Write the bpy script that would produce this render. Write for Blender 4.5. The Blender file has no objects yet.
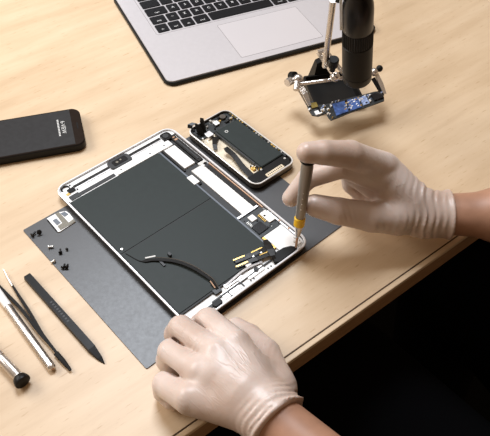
import bpy, bmesh, math, random
import numpy as np
from mathutils import Vector, Matrix
random.seed(7); rng = np.random.default_rng(7)
C = bpy.context.scene.collection
S = 0.001                      # everything below is written in millimetres
# ------------------------------------------------------------------ camera
FPX = 683.93
RC = np.array([[0.7427004665902985, -0.6692567624197823, 0.02216760884587772],
               [-0.49254154750717244, -0.5684210281217167, -0.6590146878243992],
               [0.45365057137161485, 0.47853204777155894, -0.7518033242476159]])
CP = np.array([-167.295, -434.053, 467.431])
def at(u, v, z):               # the point at height z (mm above the desk) seen at pixel (u, v)
    d = RC.T @ np.array([(u-245)/FPX, (v-218)/FPX, 1.0])
    p = CP + d*(z-CP[2])/d[2]
    return (float(p[0]), float(p[1]), float(z))
def a2(u, v, z): return at(u, v, z)[:2]
cd = bpy.data.cameras.new('camera'); cam = bpy.data.objects.new('camera', cd); C.objects.link(cam)
cd.sensor_width = 36; cd.lens = FPX/490*36; cd.clip_start = 0.02; cd.clip_end = 50
cam.matrix_world = Matrix(((RC[0][0], -RC[1][0], -RC[2][0], CP[0]*S), (RC[0][1], -RC[1][1], -RC[2][1], CP[1]*S),
                           (RC[0][2], -RC[1][2], -RC[2][2], CP[2]*S), (0, 0, 0, 1)))
bpy.context.scene.camera = cam

# ------------------------------------------------------------------ materials
def nodes(name):
    m = bpy.data.materials.new(name); m.use_nodes = True
    nt = m.node_tree; return m, nt, nt.nodes['Principled BSDF']
def mat(name, col, rough=0.5, metal=0.0, var=0.0, scale=200.0, bump=0.0, coat=0.0, spec=0.5, alpha=1.0, trans=0.0, stretch=(1,1,1)):
    m, nt, b = nodes(name)
    b.inputs['Base Color'].default_value = (*col, 1); b.inputs['Roughness'].default_value = rough
    b.inputs['Metallic'].default_value = metal; b.inputs['Coat Weight'].default_value = coat
    b.inputs['Specular IOR Level'].default_value = spec; b.inputs['Transmission Weight'].default_value = trans
    tc = nt.nodes.new('ShaderNodeTexCoord'); mp = nt.nodes.new('ShaderNodeMapping'); mp.inputs['Scale'].default_value = stretch
    no = nt.nodes.new('ShaderNodeTexNoise'); no.inputs['Scale'].default_value = scale; no.inputs['Detail'].default_value = 4
    nt.links.new(tc.outputs['Object'], mp.inputs['Vector']); nt.links.new(mp.outputs['Vector'], no.inputs['Vector'])
    if var > 0:
        r = nt.nodes.new('ShaderNodeValToRGB'); r.color_ramp.elements[0].position = .3; r.color_ramp.elements[1].position = .7
        r.color_ramp.elements[0].color = (*[c*(1-var) for c in col], 1)
        r.color_ramp.elements[1].color = (*[min(1, c*(1+var)) for c in col], 1)
        nt.links.new(no.outputs['Fac'], r.inputs['Fac']); nt.links.new(r.outputs['Color'], b.inputs['Base Color'])
    mr = nt.nodes.new('ShaderNodeMapRange'); mr.inputs['To Min'].default_value = max(0, rough-.05); mr.inputs['To Max'].default_value = min(1, rough+.05)
    nt.links.new(no.outputs['Fac'], mr.inputs['Value']); nt.links.new(mr.outputs['Result'], b.inputs['Roughness'])
    if bump > 0:
        bp = nt.nodes.new('ShaderNodeBump'); bp.inputs['Strength'].default_value = bump; bp.inputs['Distance'].default_value = 0.0005
        nt.links.new(no.outputs['Fac'], bp.inputs['Height']); nt.links.new(bp.outputs['Normal'], b.inputs['Normal'])
    return m
def wood():
    m, nt, b = nodes('maple_wood'); N = nt.nodes; L = nt.links
    tc = N.new('ShaderNodeTexCoord'); mp = N.new('ShaderNodeMapping'); mp.inputs['Scale'].default_value = (1.2, 11, 6)
    no = N.new('ShaderNodeTexNoise'); no.inputs['Scale'].default_value = 4; no.inputs['Detail'].default_value = 8; no.inputs['Roughness'].default_value = .62
    L.new(tc.outputs['Object'], mp.inputs['Vector']); L.new(mp.outputs['Vector'], no.inputs['Vector'])
    r = N.new('ShaderNodeValToRGB'); e = r.color_ramp.elements
    e[0].position = .28; e[0].color = (.585, .43, .275, 1); e[1].position = .75; e[1].color = (.73, .58, .41, 1)
    k = e.new(.5); k.color = (.67, .51, .34, 1)
    L.new(no.outputs['Fac'], r.inputs['Fac'])
    mp2 = N.new('ShaderNodeMapping'); mp2.inputs['Scale'].default_value = (3, 6, 3)
    n2 = N.new('ShaderNodeTexNoise'); n2.inputs['Scale'].default_value = 2.2; n2.inputs['Detail'].default_value = 3
    L.new(tc.outputs['Object'], mp2.inputs['Vector']); L.new(mp2.outputs['Vector'], n2.inputs['Vector'])
    mx = N.new('ShaderNodeMix'); mx.data_type = 'RGBA'; mx.blend_type = 'MULTIPLY'
    r2 = N.new('ShaderNodeValToRGB'); r2.color_ramp.elements[0].position = .3; r2.color_ramp.elements[0].color = (.86, .83, .79, 1)
    r2.color_ramp.elements[1].position = .7; r2.color_ramp.elements[1].color = (1, 1, 1, 1)
    L.new(n2.outputs['Fac'], r2.inputs['Fac']); mx.inputs[0].default_value = 1
    L.new(r.outputs['Color'], mx.inputs[6]); L.new(r2.outputs['Color'], mx.inputs[7])
    # short brown pore flecks along the grain
    mp3 = N.new('ShaderNodeMapping'); mp3.inputs['Scale'].default_value = (40, 260, 40)
    n3 = N.new('ShaderNodeTexNoise'); n3.inputs['Scale'].default_value = 2; n3.inputs['Detail'].default_value = 2
    L.new(tc.outputs['Object'], mp3.inputs['Vector']); L.new(mp3.outputs['Vector'], n3.inputs['Vector'])
    r3 = N.new('ShaderNodeValToRGB'); r3.color_ramp.elements[0].position = .24; r3.color_ramp.elements[0].color = (.78, .7, .6, 1)
    r3.color_ramp.elements[1].position = .36; r3.color_ramp.elements[1].color = (1, 1, 1, 1)
    L.new(n3.outputs['Fac'], r3.inputs['Fac'])
    m3 = N.new('ShaderNodeMix'); m3.data_type = 'RGBA'; m3.blend_type = 'MULTIPLY'; m3.inputs[0].default_value = 1
    L.new(mx.outputs[2], m3.inputs[6]); L.new(r3.outputs['Color'], m3.inputs[7]); L.new(m3.outputs[2], b.inputs['Base Color'])
    b.inputs['Roughness'].default_value = .42; b.inputs['Specular IOR Level'].default_value = .5
    bp = N.new('ShaderNodeBump'); bp.inputs['Strength'].default_value = .08; bp.inputs['Distance'].default_value = .0005
    L.new(no.outputs['Fac'], bp.inputs['Height']); L.new(bp.outputs['Normal'], b.inputs['Normal'])
    return m
def glove_mat():
    m, nt, b = nodes('latex_glove'); N = nt.nodes; L = nt.links
    tc = N.new('ShaderNodeTexCoord')
    no = N.new('ShaderNodeTexNoise'); no.inputs['Scale'].default_value = 20; no.inputs['Detail'].default_value = 3
    L.new(tc.outputs['Object'], no.inputs['Vector'])
    r = N.new('ShaderNodeValToRGB'); r.color_ramp.elements[0].position = .3; r.color_ramp.elements[1].position = .72
    r.color_ramp.elements[0].color = (.49, .36, .29, 1); r.color_ramp.elements[1].color = (.68, .58, .53, 1)
    L.new(no.outputs['Fac'], r.inputs['Fac']); L.new(r.outputs['Color'], b.inputs['Base Color'])
    b.inputs['Roughness'].default_value = .38; b.inputs['Subsurface Weight'].default_value = .25
    b.inputs['Subsurface Radius'].default_value = (1, .55, .4); b.inputs['Subsurface Scale'].default_value = .003
    n2 = N.new('ShaderNodeTexNoise'); n2.inputs['Scale'].default_value = 260; n2.inputs['Detail'].default_value = 3
    L.new(tc.outputs['Object'], n2.inputs['Vector'])
    bp = N.new('ShaderNodeBump'); bp.inputs['Strength'].default_value = .15; bp.inputs['Distance'].default_value = .0006
    L.new(n2.outputs['Fac'], bp.inputs['Height'])
    mp = N.new('ShaderNodeMapping'); mp.inputs['Rotation'].default_value = (.3, .2, .75); mp.inputs['Scale'].default_value = (1, .22, .5)
    n3 = N.new('ShaderNodeTexNoise'); n3.inputs['Scale'].default_value = 190; n3.inputs['Detail'].default_value = 2; n3.inputs['Distortion'].default_value = .6
    L.new(tc.outputs['Object'], mp.inputs['Vector']); L.new(mp.outputs['Vector'], n3.inputs['Vector'])
    ab = N.new('ShaderNodeMath'); ab.operation = 'SUBTRACT'; ab.inputs[1].default_value = .5; L.new(n3.outputs['Fac'], ab.inputs[0])
    ac = N.new('ShaderNodeMath'); ac.operation = 'ABSOLUTE'; L.new(ab.outputs[0], ac.inputs[0])
    rg_ = N.new('ShaderNodeMapRange'); rg_.inputs['From Max'].default_value = .06; rg_.inputs['To Min'].default_value = 1; rg_.inputs['To Max'].default_value = 0; L.new(ac.outputs[0], rg_.inputs['Value'])
    n4 = N.new('ShaderNodeTexNoise'); n4.inputs['Scale'].default_value = 24; L.new(tc.outputs['Object'], n4.inputs['Vector'])
    mk = N.new('ShaderNodeMapRange'); mk.inputs['From Min'].default_value = .46; mk.inputs['From Max'].default_value = .62; L.new(n4.outputs['Fac'], mk.inputs['Value'])
    ml = N.new('ShaderNodeMath'); ml.operation = 'MULTIPLY'; L.new(rg_.outputs['Result'], ml.inputs[0]); L.new(mk.outputs['Result'], ml.inputs[1])
    b2 = N.new('ShaderNodeBump'); b2.inputs['Strength'].default_value = .3; b2.inputs['Distance'].default_value = .0005
    L.new(ml.outputs[0], b2.inputs['Height']); L.new(bp.outputs['Normal'], b2.inputs['Normal']); L.new(b2.outputs['Normal'], b.inputs['Normal'])
    return m
M = dict(
    wood=wood(), glove=glove_mat(),
    edge=mat('edge_wood', (.30, .17, .085), .5, var=.2, scale=60, stretch=(1, 6, 6)),
    groove=mat('groove_brown', (.09, .05, .025), .7),
    sheet=mat('dark_sheet', (.024, .023, .024), .42, var=.03, scale=300, bump=.0, spec=.8),
    alu=mat('aluminium', (.84, .84, .85), .34, .85, var=.03, scale=90),
    rim=mat('white_rim', (.86, .86, .88), .3, .15, var=.03),
    side=mat('shaded_edge', (.10, .085, .08), .35, .6, var=.04),  # silver case side; its shade and dark reflections are put into this colour
    white=mat('white_plate', (.86, .86, .85), .4, var=.03, scale=120),
    shield=mat('tin_shield', (.74, .72, .68), .33, .45, var=.06, scale=60),
    batt=mat('battery_foil', (.024, .031, .030), .5, spec=.2, var=.08, scale=160, bump=.05),
    seam=mat('seam_black', (.008, .008, .009), .6),
    black=mat('black_plastic', (.009, .0085, .008), .4, spec=.16, var=.15, scale=80),
    gloss=mat('gloss_black', (.008, .007, .007), .3, spec=.3),
    flex=mat('flex_black', (.013, .012, .011), .35, spec=.3, var=.2),
    dgrey=mat('dark_grey', (.036, .038, .04), .45, spec=.3, var=.15),
    pcb=mat('board_black', (.02, .024, .026), .4, var=.4, scale=500),
    chip=mat('chip_black', (.01, .01, .011), .3, spec=.25),
    solder=mat('solder_silver', (.75, .74, .7), .3, .8, var=.2, scale=900),
    gold=mat('gold_contact', (.78, .52, .16), .3, .8, var=.1),
    copper=mat('copper', (.50, .31, .20), .4, .5),
    tweez=mat('tweezer_black', (.008, .007, .006), .55, spec=.15),
    foil=mat('foil_tape', (.17, .155, .12), .45, .15, var=.25, scale=800, bump=.2),
    tan=mat('tan_plate', (.78, .66, .48), .35, .35, var=.1, scale=100),
    slate=mat('slate_pad', (.12, .14, .17), .4),
    cream=mat('cream_plate', (.84, .74, .58), .3, .3, var=.12, scale=90),
    chrome=mat('chrome', (.72, .69, .66), .22, .9),
    steel=mat('brushed_steel', (.62, .58, .54), .28, .85),
    gun=mat('gunmetal', (.13, .115, .10), .36, .6),
    handle=mat('titanium_handle', (.30, .27, .235), .38, .5),
    lip=mat('phone_lip', (.80, .78, .75), .3, .4),
    yellow=mat('yellow_band', (.78, .47, .012), .4, var=.06),
    lap=mat('laptop_aluminium', (.54, .515, .525), .42, .2, var=.02),
    laprim=mat('laptop_shell_black', (.008, .008, .007), .4, spec=.2),
    keyb=mat('key_black', (.009, .009, .010), .45, spec=.2),
    glyph=mat('glyph_white', (.7, .7, .7), .5),
    pad=mat('trackpad_grey', (.62, .59, .6), .35, .2),
    line=mat('line_grey', (.25, .235, .23), .5),
    screen=mat('phone_screen', (.03, .031, .033), .3, spec=.3, var=.05),
    bezel=mat('phone_bezel', (.014, .009, .007), .25, spec=.25),
    txt=mat('phone_print', (.62, .62, .6), .5),
    blue=mat('blue_shield', (.06, .12, .33), .3, .2, var=.5, scale=260),
    blue2=mat('pale_blue_chip', (.35, .45, .72), .3, .3, var=.3, scale=900),
    olive=mat('olive_chip', (.16, .115, .02), .35, var=.2),
    red=mat('red_dot', (.5, .05, .03), .4),
    clear=mat('frosted_bracket', (.78, .8, .78), .25, trans=.35),
    skin=mat('skin', (.38, .20, .125), .5, var=.12, scale=60, bump=.3),
    shirt=mat('black_cotton', (.0025, .0025, .003), .95, spec=.03),
    floor=mat('dark_carpet', (.005, .005, .005), .95, spec=.03, var=.2),
    shoe=mat('shoe_black', (.01, .01, .01), .5),
    laquer=mat('table_leg_grey', (.2, .2, .2), .4),
)
# ------------------------------------------------------------------ mesh helpers
def rrect(x0, y0, x1, y1, r, n=6):
    pts = []
    for cx, cy, a in ((x1-r, y1-r, 0), (x0+r, y1-r, 90), (x0+r, y0+r, 180), (x1-r, y0+r, 270)):
        for i in range(n+1):
            t = math.radians(a+90*i/n); pts.append((cx+r*math.cos(t), cy+r*math.sin(t)))
    return pts
class MB:
    def __init__(s): s.bm = bmesh.new()
    def loft(s, rings, cap0=True, cap1=True, closed=True):
        vs = [[s.bm.verts.new(p) for p in r] for r in rings]; n = len(vs[0])
        for a, b in zip(vs, vs[1:]):
            for i in range(n if closed else n-1):
                j = (i+1) % n
                try: s.bm.faces.new((a[i], a[j], b[j], b[i]))
                except ValueError: pass
        if cap0 and n > 2: s.bm.faces.new(vs[0][::-1])
        if cap1 and n > 2: s.bm.faces.new(vs[-1])
        return s
    def prism(s, poly, z0, z1, ch=0.0):
        poly = [tuple(p[:2]) for p in poly]
        if ch > 0:
            cx = sum(p[0] for p in poly)/len(poly); cy = sum(p[1] for p in poly)/len(poly)
            def ins(p):
                d = math.hypot(p[0]-cx, p[1]-cy) or 1; k = max(0, 1-ch/d*1.2); return (cx+(p[0]-cx)*k, cy+(p[1]-cy)*k)
            return s.loft([[(x, y, z0) for x, y in poly], [(x, y, z1-ch) for x, y in poly], [(*ins(p), z1) for p in poly]])
        return s.loft([[(x, y, z0) for x, y in poly], [(x, y, z1) for x, y in poly]])
    def box(s, x0, y0, x1, y1, z0, z1, r=0.0, ch=0.0):
        if x0 > x1: x0, x1 = x1, x0
        if y0 > y1: y0, y1 = y1, y0
        poly = rrect(x0, y0, x1, y1, r, 4) if r > 0 else [(x1, y1), (x0, y1), (x0, y0), (x1, y0)]
        return s.prism(poly, z0, z1, ch)
    def cyl(s, p0, p1, r0, r1=None, n=20, cap=True):
        return s.tube([p0, p1], [r0, r0 if r1 is None else r1], n, cap)
    def tube(s, pts, rs, n=12, cap=True, flat=None):
        pts = [Vector(p) for p in pts]; rs = rs if isinstance(rs, (list, tuple)) else [rs]*len(pts)
        rings = []; up = None
        for i, p in enumerate(pts):
            a = pts[max(0, i-1)]; b = pts[min(len(pts)-1, i+1)]; t = (b-a)
            if t.length < 1e-6: t = Vector((0, 0, 1))
            t.normalize()
            if up is None:
                up = t.orthogonal().normalized()
                if abs(t.z) < .9: up = (Vector((0, 0, 1))-t*t.z).normalized()
            up = (up-t*up.dot(t)).normalized(); sd = t.cross(up)
            fl = flat or 1
            rings.append([tuple(p+(sd*math.cos(2*math.pi*k/n)*rs[i])+(up*math.sin(2*math.pi*k/n)*rs[i]*fl)) for k in range(n)])
        return s.loft(rings, cap, cap)
    def lathe(s, base, axis, prof, n=28):   # prof: (distance along the axis, radius)
        ax = Vector(axis).normalized(); b = Vector(base)
        return s._lathe(b, ax, prof, n)
    def _lathe(s, b, ax, prof, n):
        u = ax.orthogonal().normalized(); w = ax.cross(u)
        s.loft([[tuple(b+ax*t+u*(max(r, .01)*math.cos(2*math.pi*k/n))+w*(max(r, .01)*math.sin(2*math.pi*k/n))) for k in range(n)] for t, r in prof])
        return s
    def ribbon(s, pts, w, t=0.25, side=None):   # a flat strip following pts
        pts = [Vector(p) for p in pts]; ws = w if isinstance(w, (list, tuple)) else [w]*len(pts); rings = []
        for i, p in enumerate(pts):
            d = (pts[min(len(pts)-1, i+1)]-pts[max(0, i-1)]).normalized()
            sd = Vector(side).normalized() if side else Vector((-d.y, d.x, 0))
            if sd.length < .05: sd = Vector((1, 0, 0))
            sd.normalize(); nn = d.cross(sd).normalized(); h = ws[i]/2
            rings.append([tuple(p+sd*h+nn*t/2), tuple(p-sd*h+nn*t/2), tuple(p-sd*h-nn*t/2), tuple(p+sd*h-nn*t/2)])
        return s.loft(rings)
    def sphere(s, c, r, n=12, sq=(1, 1, 1)):
        m = Matrix.Translation(c) @ Matrix.Diagonal((r*sq[0], r*sq[1], r*sq[2], 1))
        bmesh.ops.create_uvsphere(s.bm, u_segments=n*2, v_segments=n, radius=1, matrix=m); return s
def smoothpath(pts, k=6):      # Catmull-Rom
    P = [Vector(p) for p in pts]; P = [2*P[0]-P[1]]+P+[2*P[-1]-P[-2]]; out = []
    for i in range(1, len(P)-2):
        for j in range(k):
            t = j/k; a, b, c, d = P[i-1:i+3]
            out.append(.5*((2*b)+(c-a)*t+(2*a-5*b+4*c-d)*t*t+(3*b-a-3*c+d)*t**3))
    out.append(P[-2]); return [tuple(p) for p in out]
OFF = {}                       # world offset (mm) of each axis-aligned thing
def thing(name, label, cat, loc=(0, 0, 0), rot=0, group=None, world=True):
    o = bpy.data.objects.new(name, None); C.objects.link(o); o.empty_display_size = .01
    o.location = [c*S for c in loc]; o.rotation_euler = (0, 0, rot)
    o['label'] = label; o['category'] = cat
    if group: o['group'] = group
    OFF[o] = loc if world else (0, 0, 0)
    return o
def obj(name, mb, m, parent=None, label=None, smooth=False, off=None, bevel=0):
    bm = mb.bm; bmesh.ops.recalc_face_normals(bm, faces=bm.faces)
    off = OFF.get(parent, (0, 0, 0)) if off is None else off
    for v in bm.verts: v.co = Vector(((v.co.x-off[0])*S, (v.co.y-off[1])*S, (v.co.z-off[2])*S))
    me = bpy.data.meshes.new(name); bm.to_mesh(me); bm.free()
    o = bpy.data.objects.new(name, me); C.objects.link(o); me.materials.append(M[m] if isinstance(m, str) else m)
    if parent: o.parent = parent
    OFF[o] = off
    if label: o['label'] = label
    if smooth:
        for p in me.polygons: p.use_smooth = True
        md = o.modifiers.new('es', 'EDGE_SPLIT'); md.split_angle = math.radians(35)
    if bevel:
        md = o.modifiers.new('bv', 'BEVEL'); md.width = bevel*S; md.segments = 2; md.limit_method = 'ANGLE'
    return o
def tag(o, label, cat, group=None, kind=None):
    if label: o['label'] = label
    if cat: o['category'] = cat
    if group: o['group'] = group
    if kind: o['kind'] = kind
    return o
def text(name, body, m, parent, loc, size, rotz=0, depth=.05, align='LEFT', off=(0, 0, 0), label=None):
    cu = bpy.data.curves.new(name, 'FONT'); cu.body = body; cu.size = size*S; cu.extrude = depth*S; cu.align_x = align; cu.align_y = 'CENTER'
    t = bpy.data.objects.new(name, cu); C.objects.link(t); dg = bpy.context.evaluated_depsgraph_get()
    me = bpy.data.meshes.new_from_object(t.evaluated_get(dg)); C.objects.unlink(t); bpy.data.objects.remove(t)
    o = bpy.data.objects.new(name, me); C.objects.link(o); me.materials.clear(); me.materials.append(M[m]); o.parent = parent
    o.location = [(a-b)*S for a, b in zip(loc, off)]; o.rotation_euler = (0, 0, rotz)
    if label: o['label'] = label
    return o

# ------------------------------------------------------------------ desk and floor
tag(obj('floor', MB().box(-1600, -1800, 1900, 1500, -750, -740), 'floor'), None, None, kind='structure')
A = math.radians(-4)
desk = thing('desk', 'pale maple-topped workbench with a dark wooden front edge', 'desk', (45, -265, 0), A, world=False)
obj('tabletop', MB().prism(rrect(-560, 2.4, 1000, 1150, 3, 3), -22, 0), 'wood', desk)
obj('edge_band', MB().box(-560, -3.2, 1000, 1.6, -5, -.5), 'wood', desk, bevel=.8, label='pale front lipping of the desk beside a thin dark joint')
obj('groove', MB().box(-560, 1.6, 1000, 2.4, -22, -.25), 'groove', desk, label='thin dark joint line')
obj('apron', MB().box(-560, -3, 1000, 2.4, -24, -5), 'edge', desk, label='dark brown board edge under the lipping')
for x, y in ((-530, 40), (970, 40), (-530, 1110), (970, 1110)):
    obj('leg', MB().box(x-22, y-22, x+22, y+22, -740, -22, 3), 'laquer', desk)

# ------------------------------------------------------------------ sheet under the tablet
mat_o = thing('work_mat', 'large thin dark grey sheet lying under the tablet and the opened phone', 'mat', (65, -110, 0))
obj('sheet', MB().box(-44, -201, 175, -19, 0, 1.0, 1.2), 'sheet', mat_o)

# ------------------------------------------------------------------ opened tablet
W, L = 134.7, 200
tab = thing('tablet', 'opened white-rimmed tablet showing its black battery and circuitry, gripped by the gloved hand', 'tablet', (67, -100, 1))
def ring(i, z, r): return [(x, y, z) for x, y in rrect(i, -L+i, W-i, -i, max(r-i, 1), 8)]
obj('back_shell', MB().loft([ring(6, 1.0, 11), ring(2.6, 1.6, 11), ring(.9, 3.4, 11), ring(.1, 6.2, 11), ring(0, 8.5, 11), ring(1.7, 8.5, 11), ring(1.9, 4.4, 11)], True, True), 'side', tab, smooth=True)
obj('rim', MB().loft([ring(0, 8.5, 11), ring(0.1, 8.8, 11), ring(.4, 9.0, 11), ring(1.5, 9.0, 11), ring(1.8, 8.3, 11), ring(1.8, 7.6, 11)], False, False), 'rim', tab, smooth=True, label='bright white metal rim')
obj('inner_gasket', MB().box(1.95, -184, 2.7, -23.4, 5.0, 8.3), 'seam', tab, label='thin black adhesive line inside the rim')
obj('inner_tray', MB().loft([ring(1.95, 4.4, 11), ring(1.95, 5.2, 11)], True, True), 'white', tab, label='white metal inside of the case')
e_ = rrect(1.85, -L+1.85, W-1.85, -1.85, 9.15, 8)     # corner order: far right, far left, near left, near right
obj('margin_ledge', MB().prism(e_[0:18]+[(1.85, -23.8), (117, -23.8), (117, -13)], 5.2, 7.1), 'white', tab, label='white metal margin at the top end')
obj('margin_ledge', MB().prism([(132.85, -184.3), (1.85, -184.3)]+e_[18:36], 5.2, 5.9), 'white', tab, label='white metal margin at the port end')
def tp(name, mb, m, parent=None, **k): return obj(name, mb, m, parent or tab, **k)
# battery: two cells with a seam across
b1 = tp('battery_cell', MB().box(2.75, -103.0, 103, -24, 5.2, 8.0, 1, .35), 'batt', label='dark battery cell nearer the home button flex')
b2 = tp('battery_cell', MB().box(2.75, -182.5, 103, -103.9, 5.2, 8.0, 1, .35), 'batt', label='dark battery cell nearer the gloved hand')
tp('battery_seam', MB().box(2.75, -104.2, 103, -102.7, 5.2, 7.6), 'seam')
tp('battery_wrap', MB().box(103, -182, 104.6, -24, 5.2, 7.9, 0, .3), 'slate', label='folded bluish foil along the battery edge')
tp('screw_head', MB().cyl((6.4, -99.2, 7.9), (6.4, -99.2, 8.7), 1.2), 'chrome', label='small bright screw head on the battery')
# top strip
for x_, xx, y_ in ((16, 57, -7.2), (79, 117, -6.2)):
    tp('antenna_slot', MB().box(x_, y_-3.8, xx, y_, 7.0, 7.25), 'flex', label='narrow black slot in the top margin')
    tp('slot_edge', MB().box(x_, y_-5, xx, y_-3.8, 7.0, 7.6), 'alu')
mod = tp('sensor_module', MB().box(55.5, -15.5, 79.5, -2.6, 5.2, 8.4, 4, .6), 'dgrey', label='rounded grey sensor housing in the top margin')
tp('sensor_recess', MB().box(60, -12.6, 75.5, -5.6, 8.3, 8.7, 1.5), 'chip', mod)
tp('sensor_dot', MB().cyl((64.5, -9.4, 8.6), (64.5, -9.4, 9.1), 1.3).cyl((69, -8.6, 8.6), (69, -8.6, 9.0), 1), 'foil', mod)
tp('ribbon_cable', MB().box(12, -22.4, 54, -18.6, 7.0, 7.7, .6), 'dgrey', label='grey flat cable along the top of the battery')
bar = tp('bracket_bar', MB().box(56, -23.4, 121, -15.6, 5.2, 8.0, .6, .2), 'white', label='long white bracket above the battery')
for x in (62, 96, 113): tp('screw_hole', MB().cyl((x, -19.5, 7.9), (x, -19.5, 8.15), .8, n=10), 'chip', bar)
# top left corner connector
cc = tp('corner_connector', MB().box(8.5, -14, 15.5, -9, 5.2, 8.2, .5), 'chip')
tp('connector_loop', MB().tube(smoothpath([(6, -9, 6), (5.5, -5.2, 7.6), (9, -3.8, 8.2), (12.5, -5.5, 7.6), (12, -9, 6)]), .7, 8), 'flex', cc)
tp('connector_pad', MB().box(5.5, -15, 9, -12.6, 7, 7.7), 'gold', cc)
tp('corner_chip', MB().box(5.4, -22.8, 15.5, -17.2, 7, 7.8, .4), 'dgrey')
for x, y in ((5, -6.5), (14.5, -5), (17, -14)): tp('screw', MB().cyl((x, y, 7), (x, y, 7.6), .8, n=10), 'chip')
# top right corner
cm = tp('camera_module', MB().box(117.5, -15.5, 128.5, -4.2, 5.2, 8.3, 3.5, .4), 'chip', label='black camera module in the corner')
tp('lens', MB().cyl((122.5, -9.6, 8.2), (122.5, -9.6, 8.8), 3), 'dgrey', cm)
tp('side_strip', MB().box(125.2, -58, 130.6, -12, 5.2, 7.6, .8), 'flex', label='black component strip beside the rim')
tp('strip_ridge', MB().box(126.5, -55, 128.2, -20, 7.6, 8.1), 'dgrey')
tp('indicator_dot', MB().box(126, -21, 129.5, -18.8, 7.6, 8.3).box(126.6, -16.5, 129, -15, 7.6, 8.1), 'copper')
tp('tray_floor', MB().box(104.8, -166, 131.2, -16, 5.2, 5.8), 'dgrey', label='dark lining of the component bay')
tp('label_plate', MB().box(109, -57, 121.5, -25, 5.8, 7.6, .4, .15), 'white', label='white label plate in the component bay')
tp('label_frame', MB().box(106.5, -59.5, 108.4, -23, 5.8, 7.3).box(122, -59, 123.6, -24, 5.8, 7.3), 'flex')
tp('spring_contact', MB().box(122, -63, 130.5, -60, 5.8, 7.8).box(124, -67, 126, -61, 5.8, 8), 'solder')
tp('small_plate', MB().box(101.8, -80.5, 108.3, -68.5, 7.0, 8.5, .8, .2), 'white', label='small white clip plate')
tp('small_plate_surround', MB().box(100.8, -82.5, 109.4, -67, 5.2, 7.4, .8), 'chip')
tp('shield_plate', MB().box(111.5, -136.5, 125.2, -63.5, 5.8, 7.5, .4, .15), 'shield', label='long pale metal shield')
tp('shield_rail', MB().box(105, -136.5, 110.9, -84, 5.8, 6.8), 'dgrey').__setitem__('label', 'dark rail beside the shield')
tp('shield_crossbar', MB().box(104.6, -139, 128.5, -136.8, 5.8, 8.2), 'alu')
tp('side_rail', MB().box(126, -136, 130.8, -68, 5.8, 6.9), 'flex')
tp('gold_strip', MB().box(130.6, -142, 131.6, -66, 5.2, 7.9), 'copper', label='thin coppery strip inside the rim')
# logic board
lb = tp('logic_board', MB().prism([(103.5, -139.5), (130, -139.5), (131, -144), (131, -160), (128, -167), (103.5, -167)], 5.8, 6.8), 'pcb', label='black logic board')
tp('board_chip', MB().box(112, -149, 118, -142.5, 6.8, 7.9, .2), 'white', lb, label='white square chip cover')
tp('board_shield', MB().box(123, -160, 130.6, -146, 6.8, 8.1, 1, .2), 'shield', lb, label='pale metal cover')
tp('shield_hole', MB().cyl((125, -151, 8), (125, -151, 8.3), 1, n=12), 'chip', lb)
for k in range(34):
    x = 106+random.random()*23; y = -164.5+random.random()*24
    if 110 < x < 119 and -151 < y < -141 or 105.5 < x < 118.5 and -164.5 < y < -152 or x > 119.5 and -161.5 < y < -145: continue
    w = .5+random.random()*1.3; h = .5+random.random()*1.1
    tp('board_component', MB().box(x, y, x+w, y+h, 6.7, 7.2+random.random()*.8), random.choice(['solder', 'solder', 'chip', 'chip', 'dgrey', 'gold']), lb)
for r_ in range(2):
    for k in range(7): tp('connector_pin', MB().box(107.2+r_*13.5, -146.5-k*1.5, 109.6+r_*13, -147.2-k*1.5, 6.8, 7.6), 'solder' if r_ == 0 else 'gold', lb)
tp('large_chip', MB().box(107, -163.5, 118, -153, 6.8, 7.9, .3), 'chip', lb)
wp = tp('foil_plate', MB().box(108, -194, 129.5, -168, 5.6, 7.6, .8, .2), 'white', label='large bright white square plate')
tp('gold_edge', MB().box(105.6, -184, 107.8, -168.5, 5.6, 7.9), 'gold', wp)
tp('rim_clip', MB().box(130, -186, 131.6, -148, 5.2, 8.0), 'alu')
for y in (-164, -176, -188): tp('rim_screw', MB().cyl((131, y, 7.8), (131, y, 8.5), .9, n=10), 'copper')
# black module near the screwdriver tip
tp('speaker_module', MB().prism([(98, -198.2), (95, -195.5), (97.5, -190.5), (104, -188), (112, -188.5), (118.5, -191.5), (121, -195), (117.5, -197.4)], 5.3, 9.0, .8), 'black', label='soft black rounded module near the corner')
for x, y in ((124, -190), (127.5, -186.5), (128.5, -191.5), (124.5, -194.3), (120.5, -194.6)):
    tp('corner_screw', MB().cyl((x, y, 5.2), (x, y, 8.4), .95, n=12), random.choice(['solder', 'chip']))
tp('screw_hole', MB().cyl((119.6, -196.2, 8.0), (119.6, -196.2, 8.9), 1.3, n=14), 'chip')
# bottom margin (towards the hand)
tp('battery_edge_tape', MB().box(2.75, -184.3, 92, -182.6, 5.2, 7.4), 'seam')
tp('port_channel', MB().box(30, -191.4, 96, -190.1, 5.2, 7.0).box(60, -195.6, 61, -190.5, 5.2, 6.8).box(46, -196.4, 47, -190.5, 5.2, 6.6), 'flex', label='thin black seam lines in the bottom margin')
tp('dock_strip', MB().box(10, -194.4, 36, -191.4, 5.2, 6.3), 'dgrey')
tp('dock_grommet', MB().prism(rrect(28, -197, 37, -191.5, 2.4), 5.2, 8.0, .6), 'black', label='dark rubber grommet beside the fingertip')
pr = tp('port_plate', MB().prism([(40, -195.5), (58, -195.5), (58, -191.5), (66, -191), (66, -186.5), (40, -189.3)], 5.2, 6.4, .1), 'shield')
tp('port_socket', MB().box(47, -188.4, 66, -184.6, 5.2, 7.8, .6, .3), 'alu')
tp('port_label', MB().box(60, -190.8, 72, -186, 6.4, 7.3, .4), 'white')
tp('port_bracket', MB().box(68, -194, 86, -186.5, 5.2, 6.9, 2, .2), 'shield')
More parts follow.
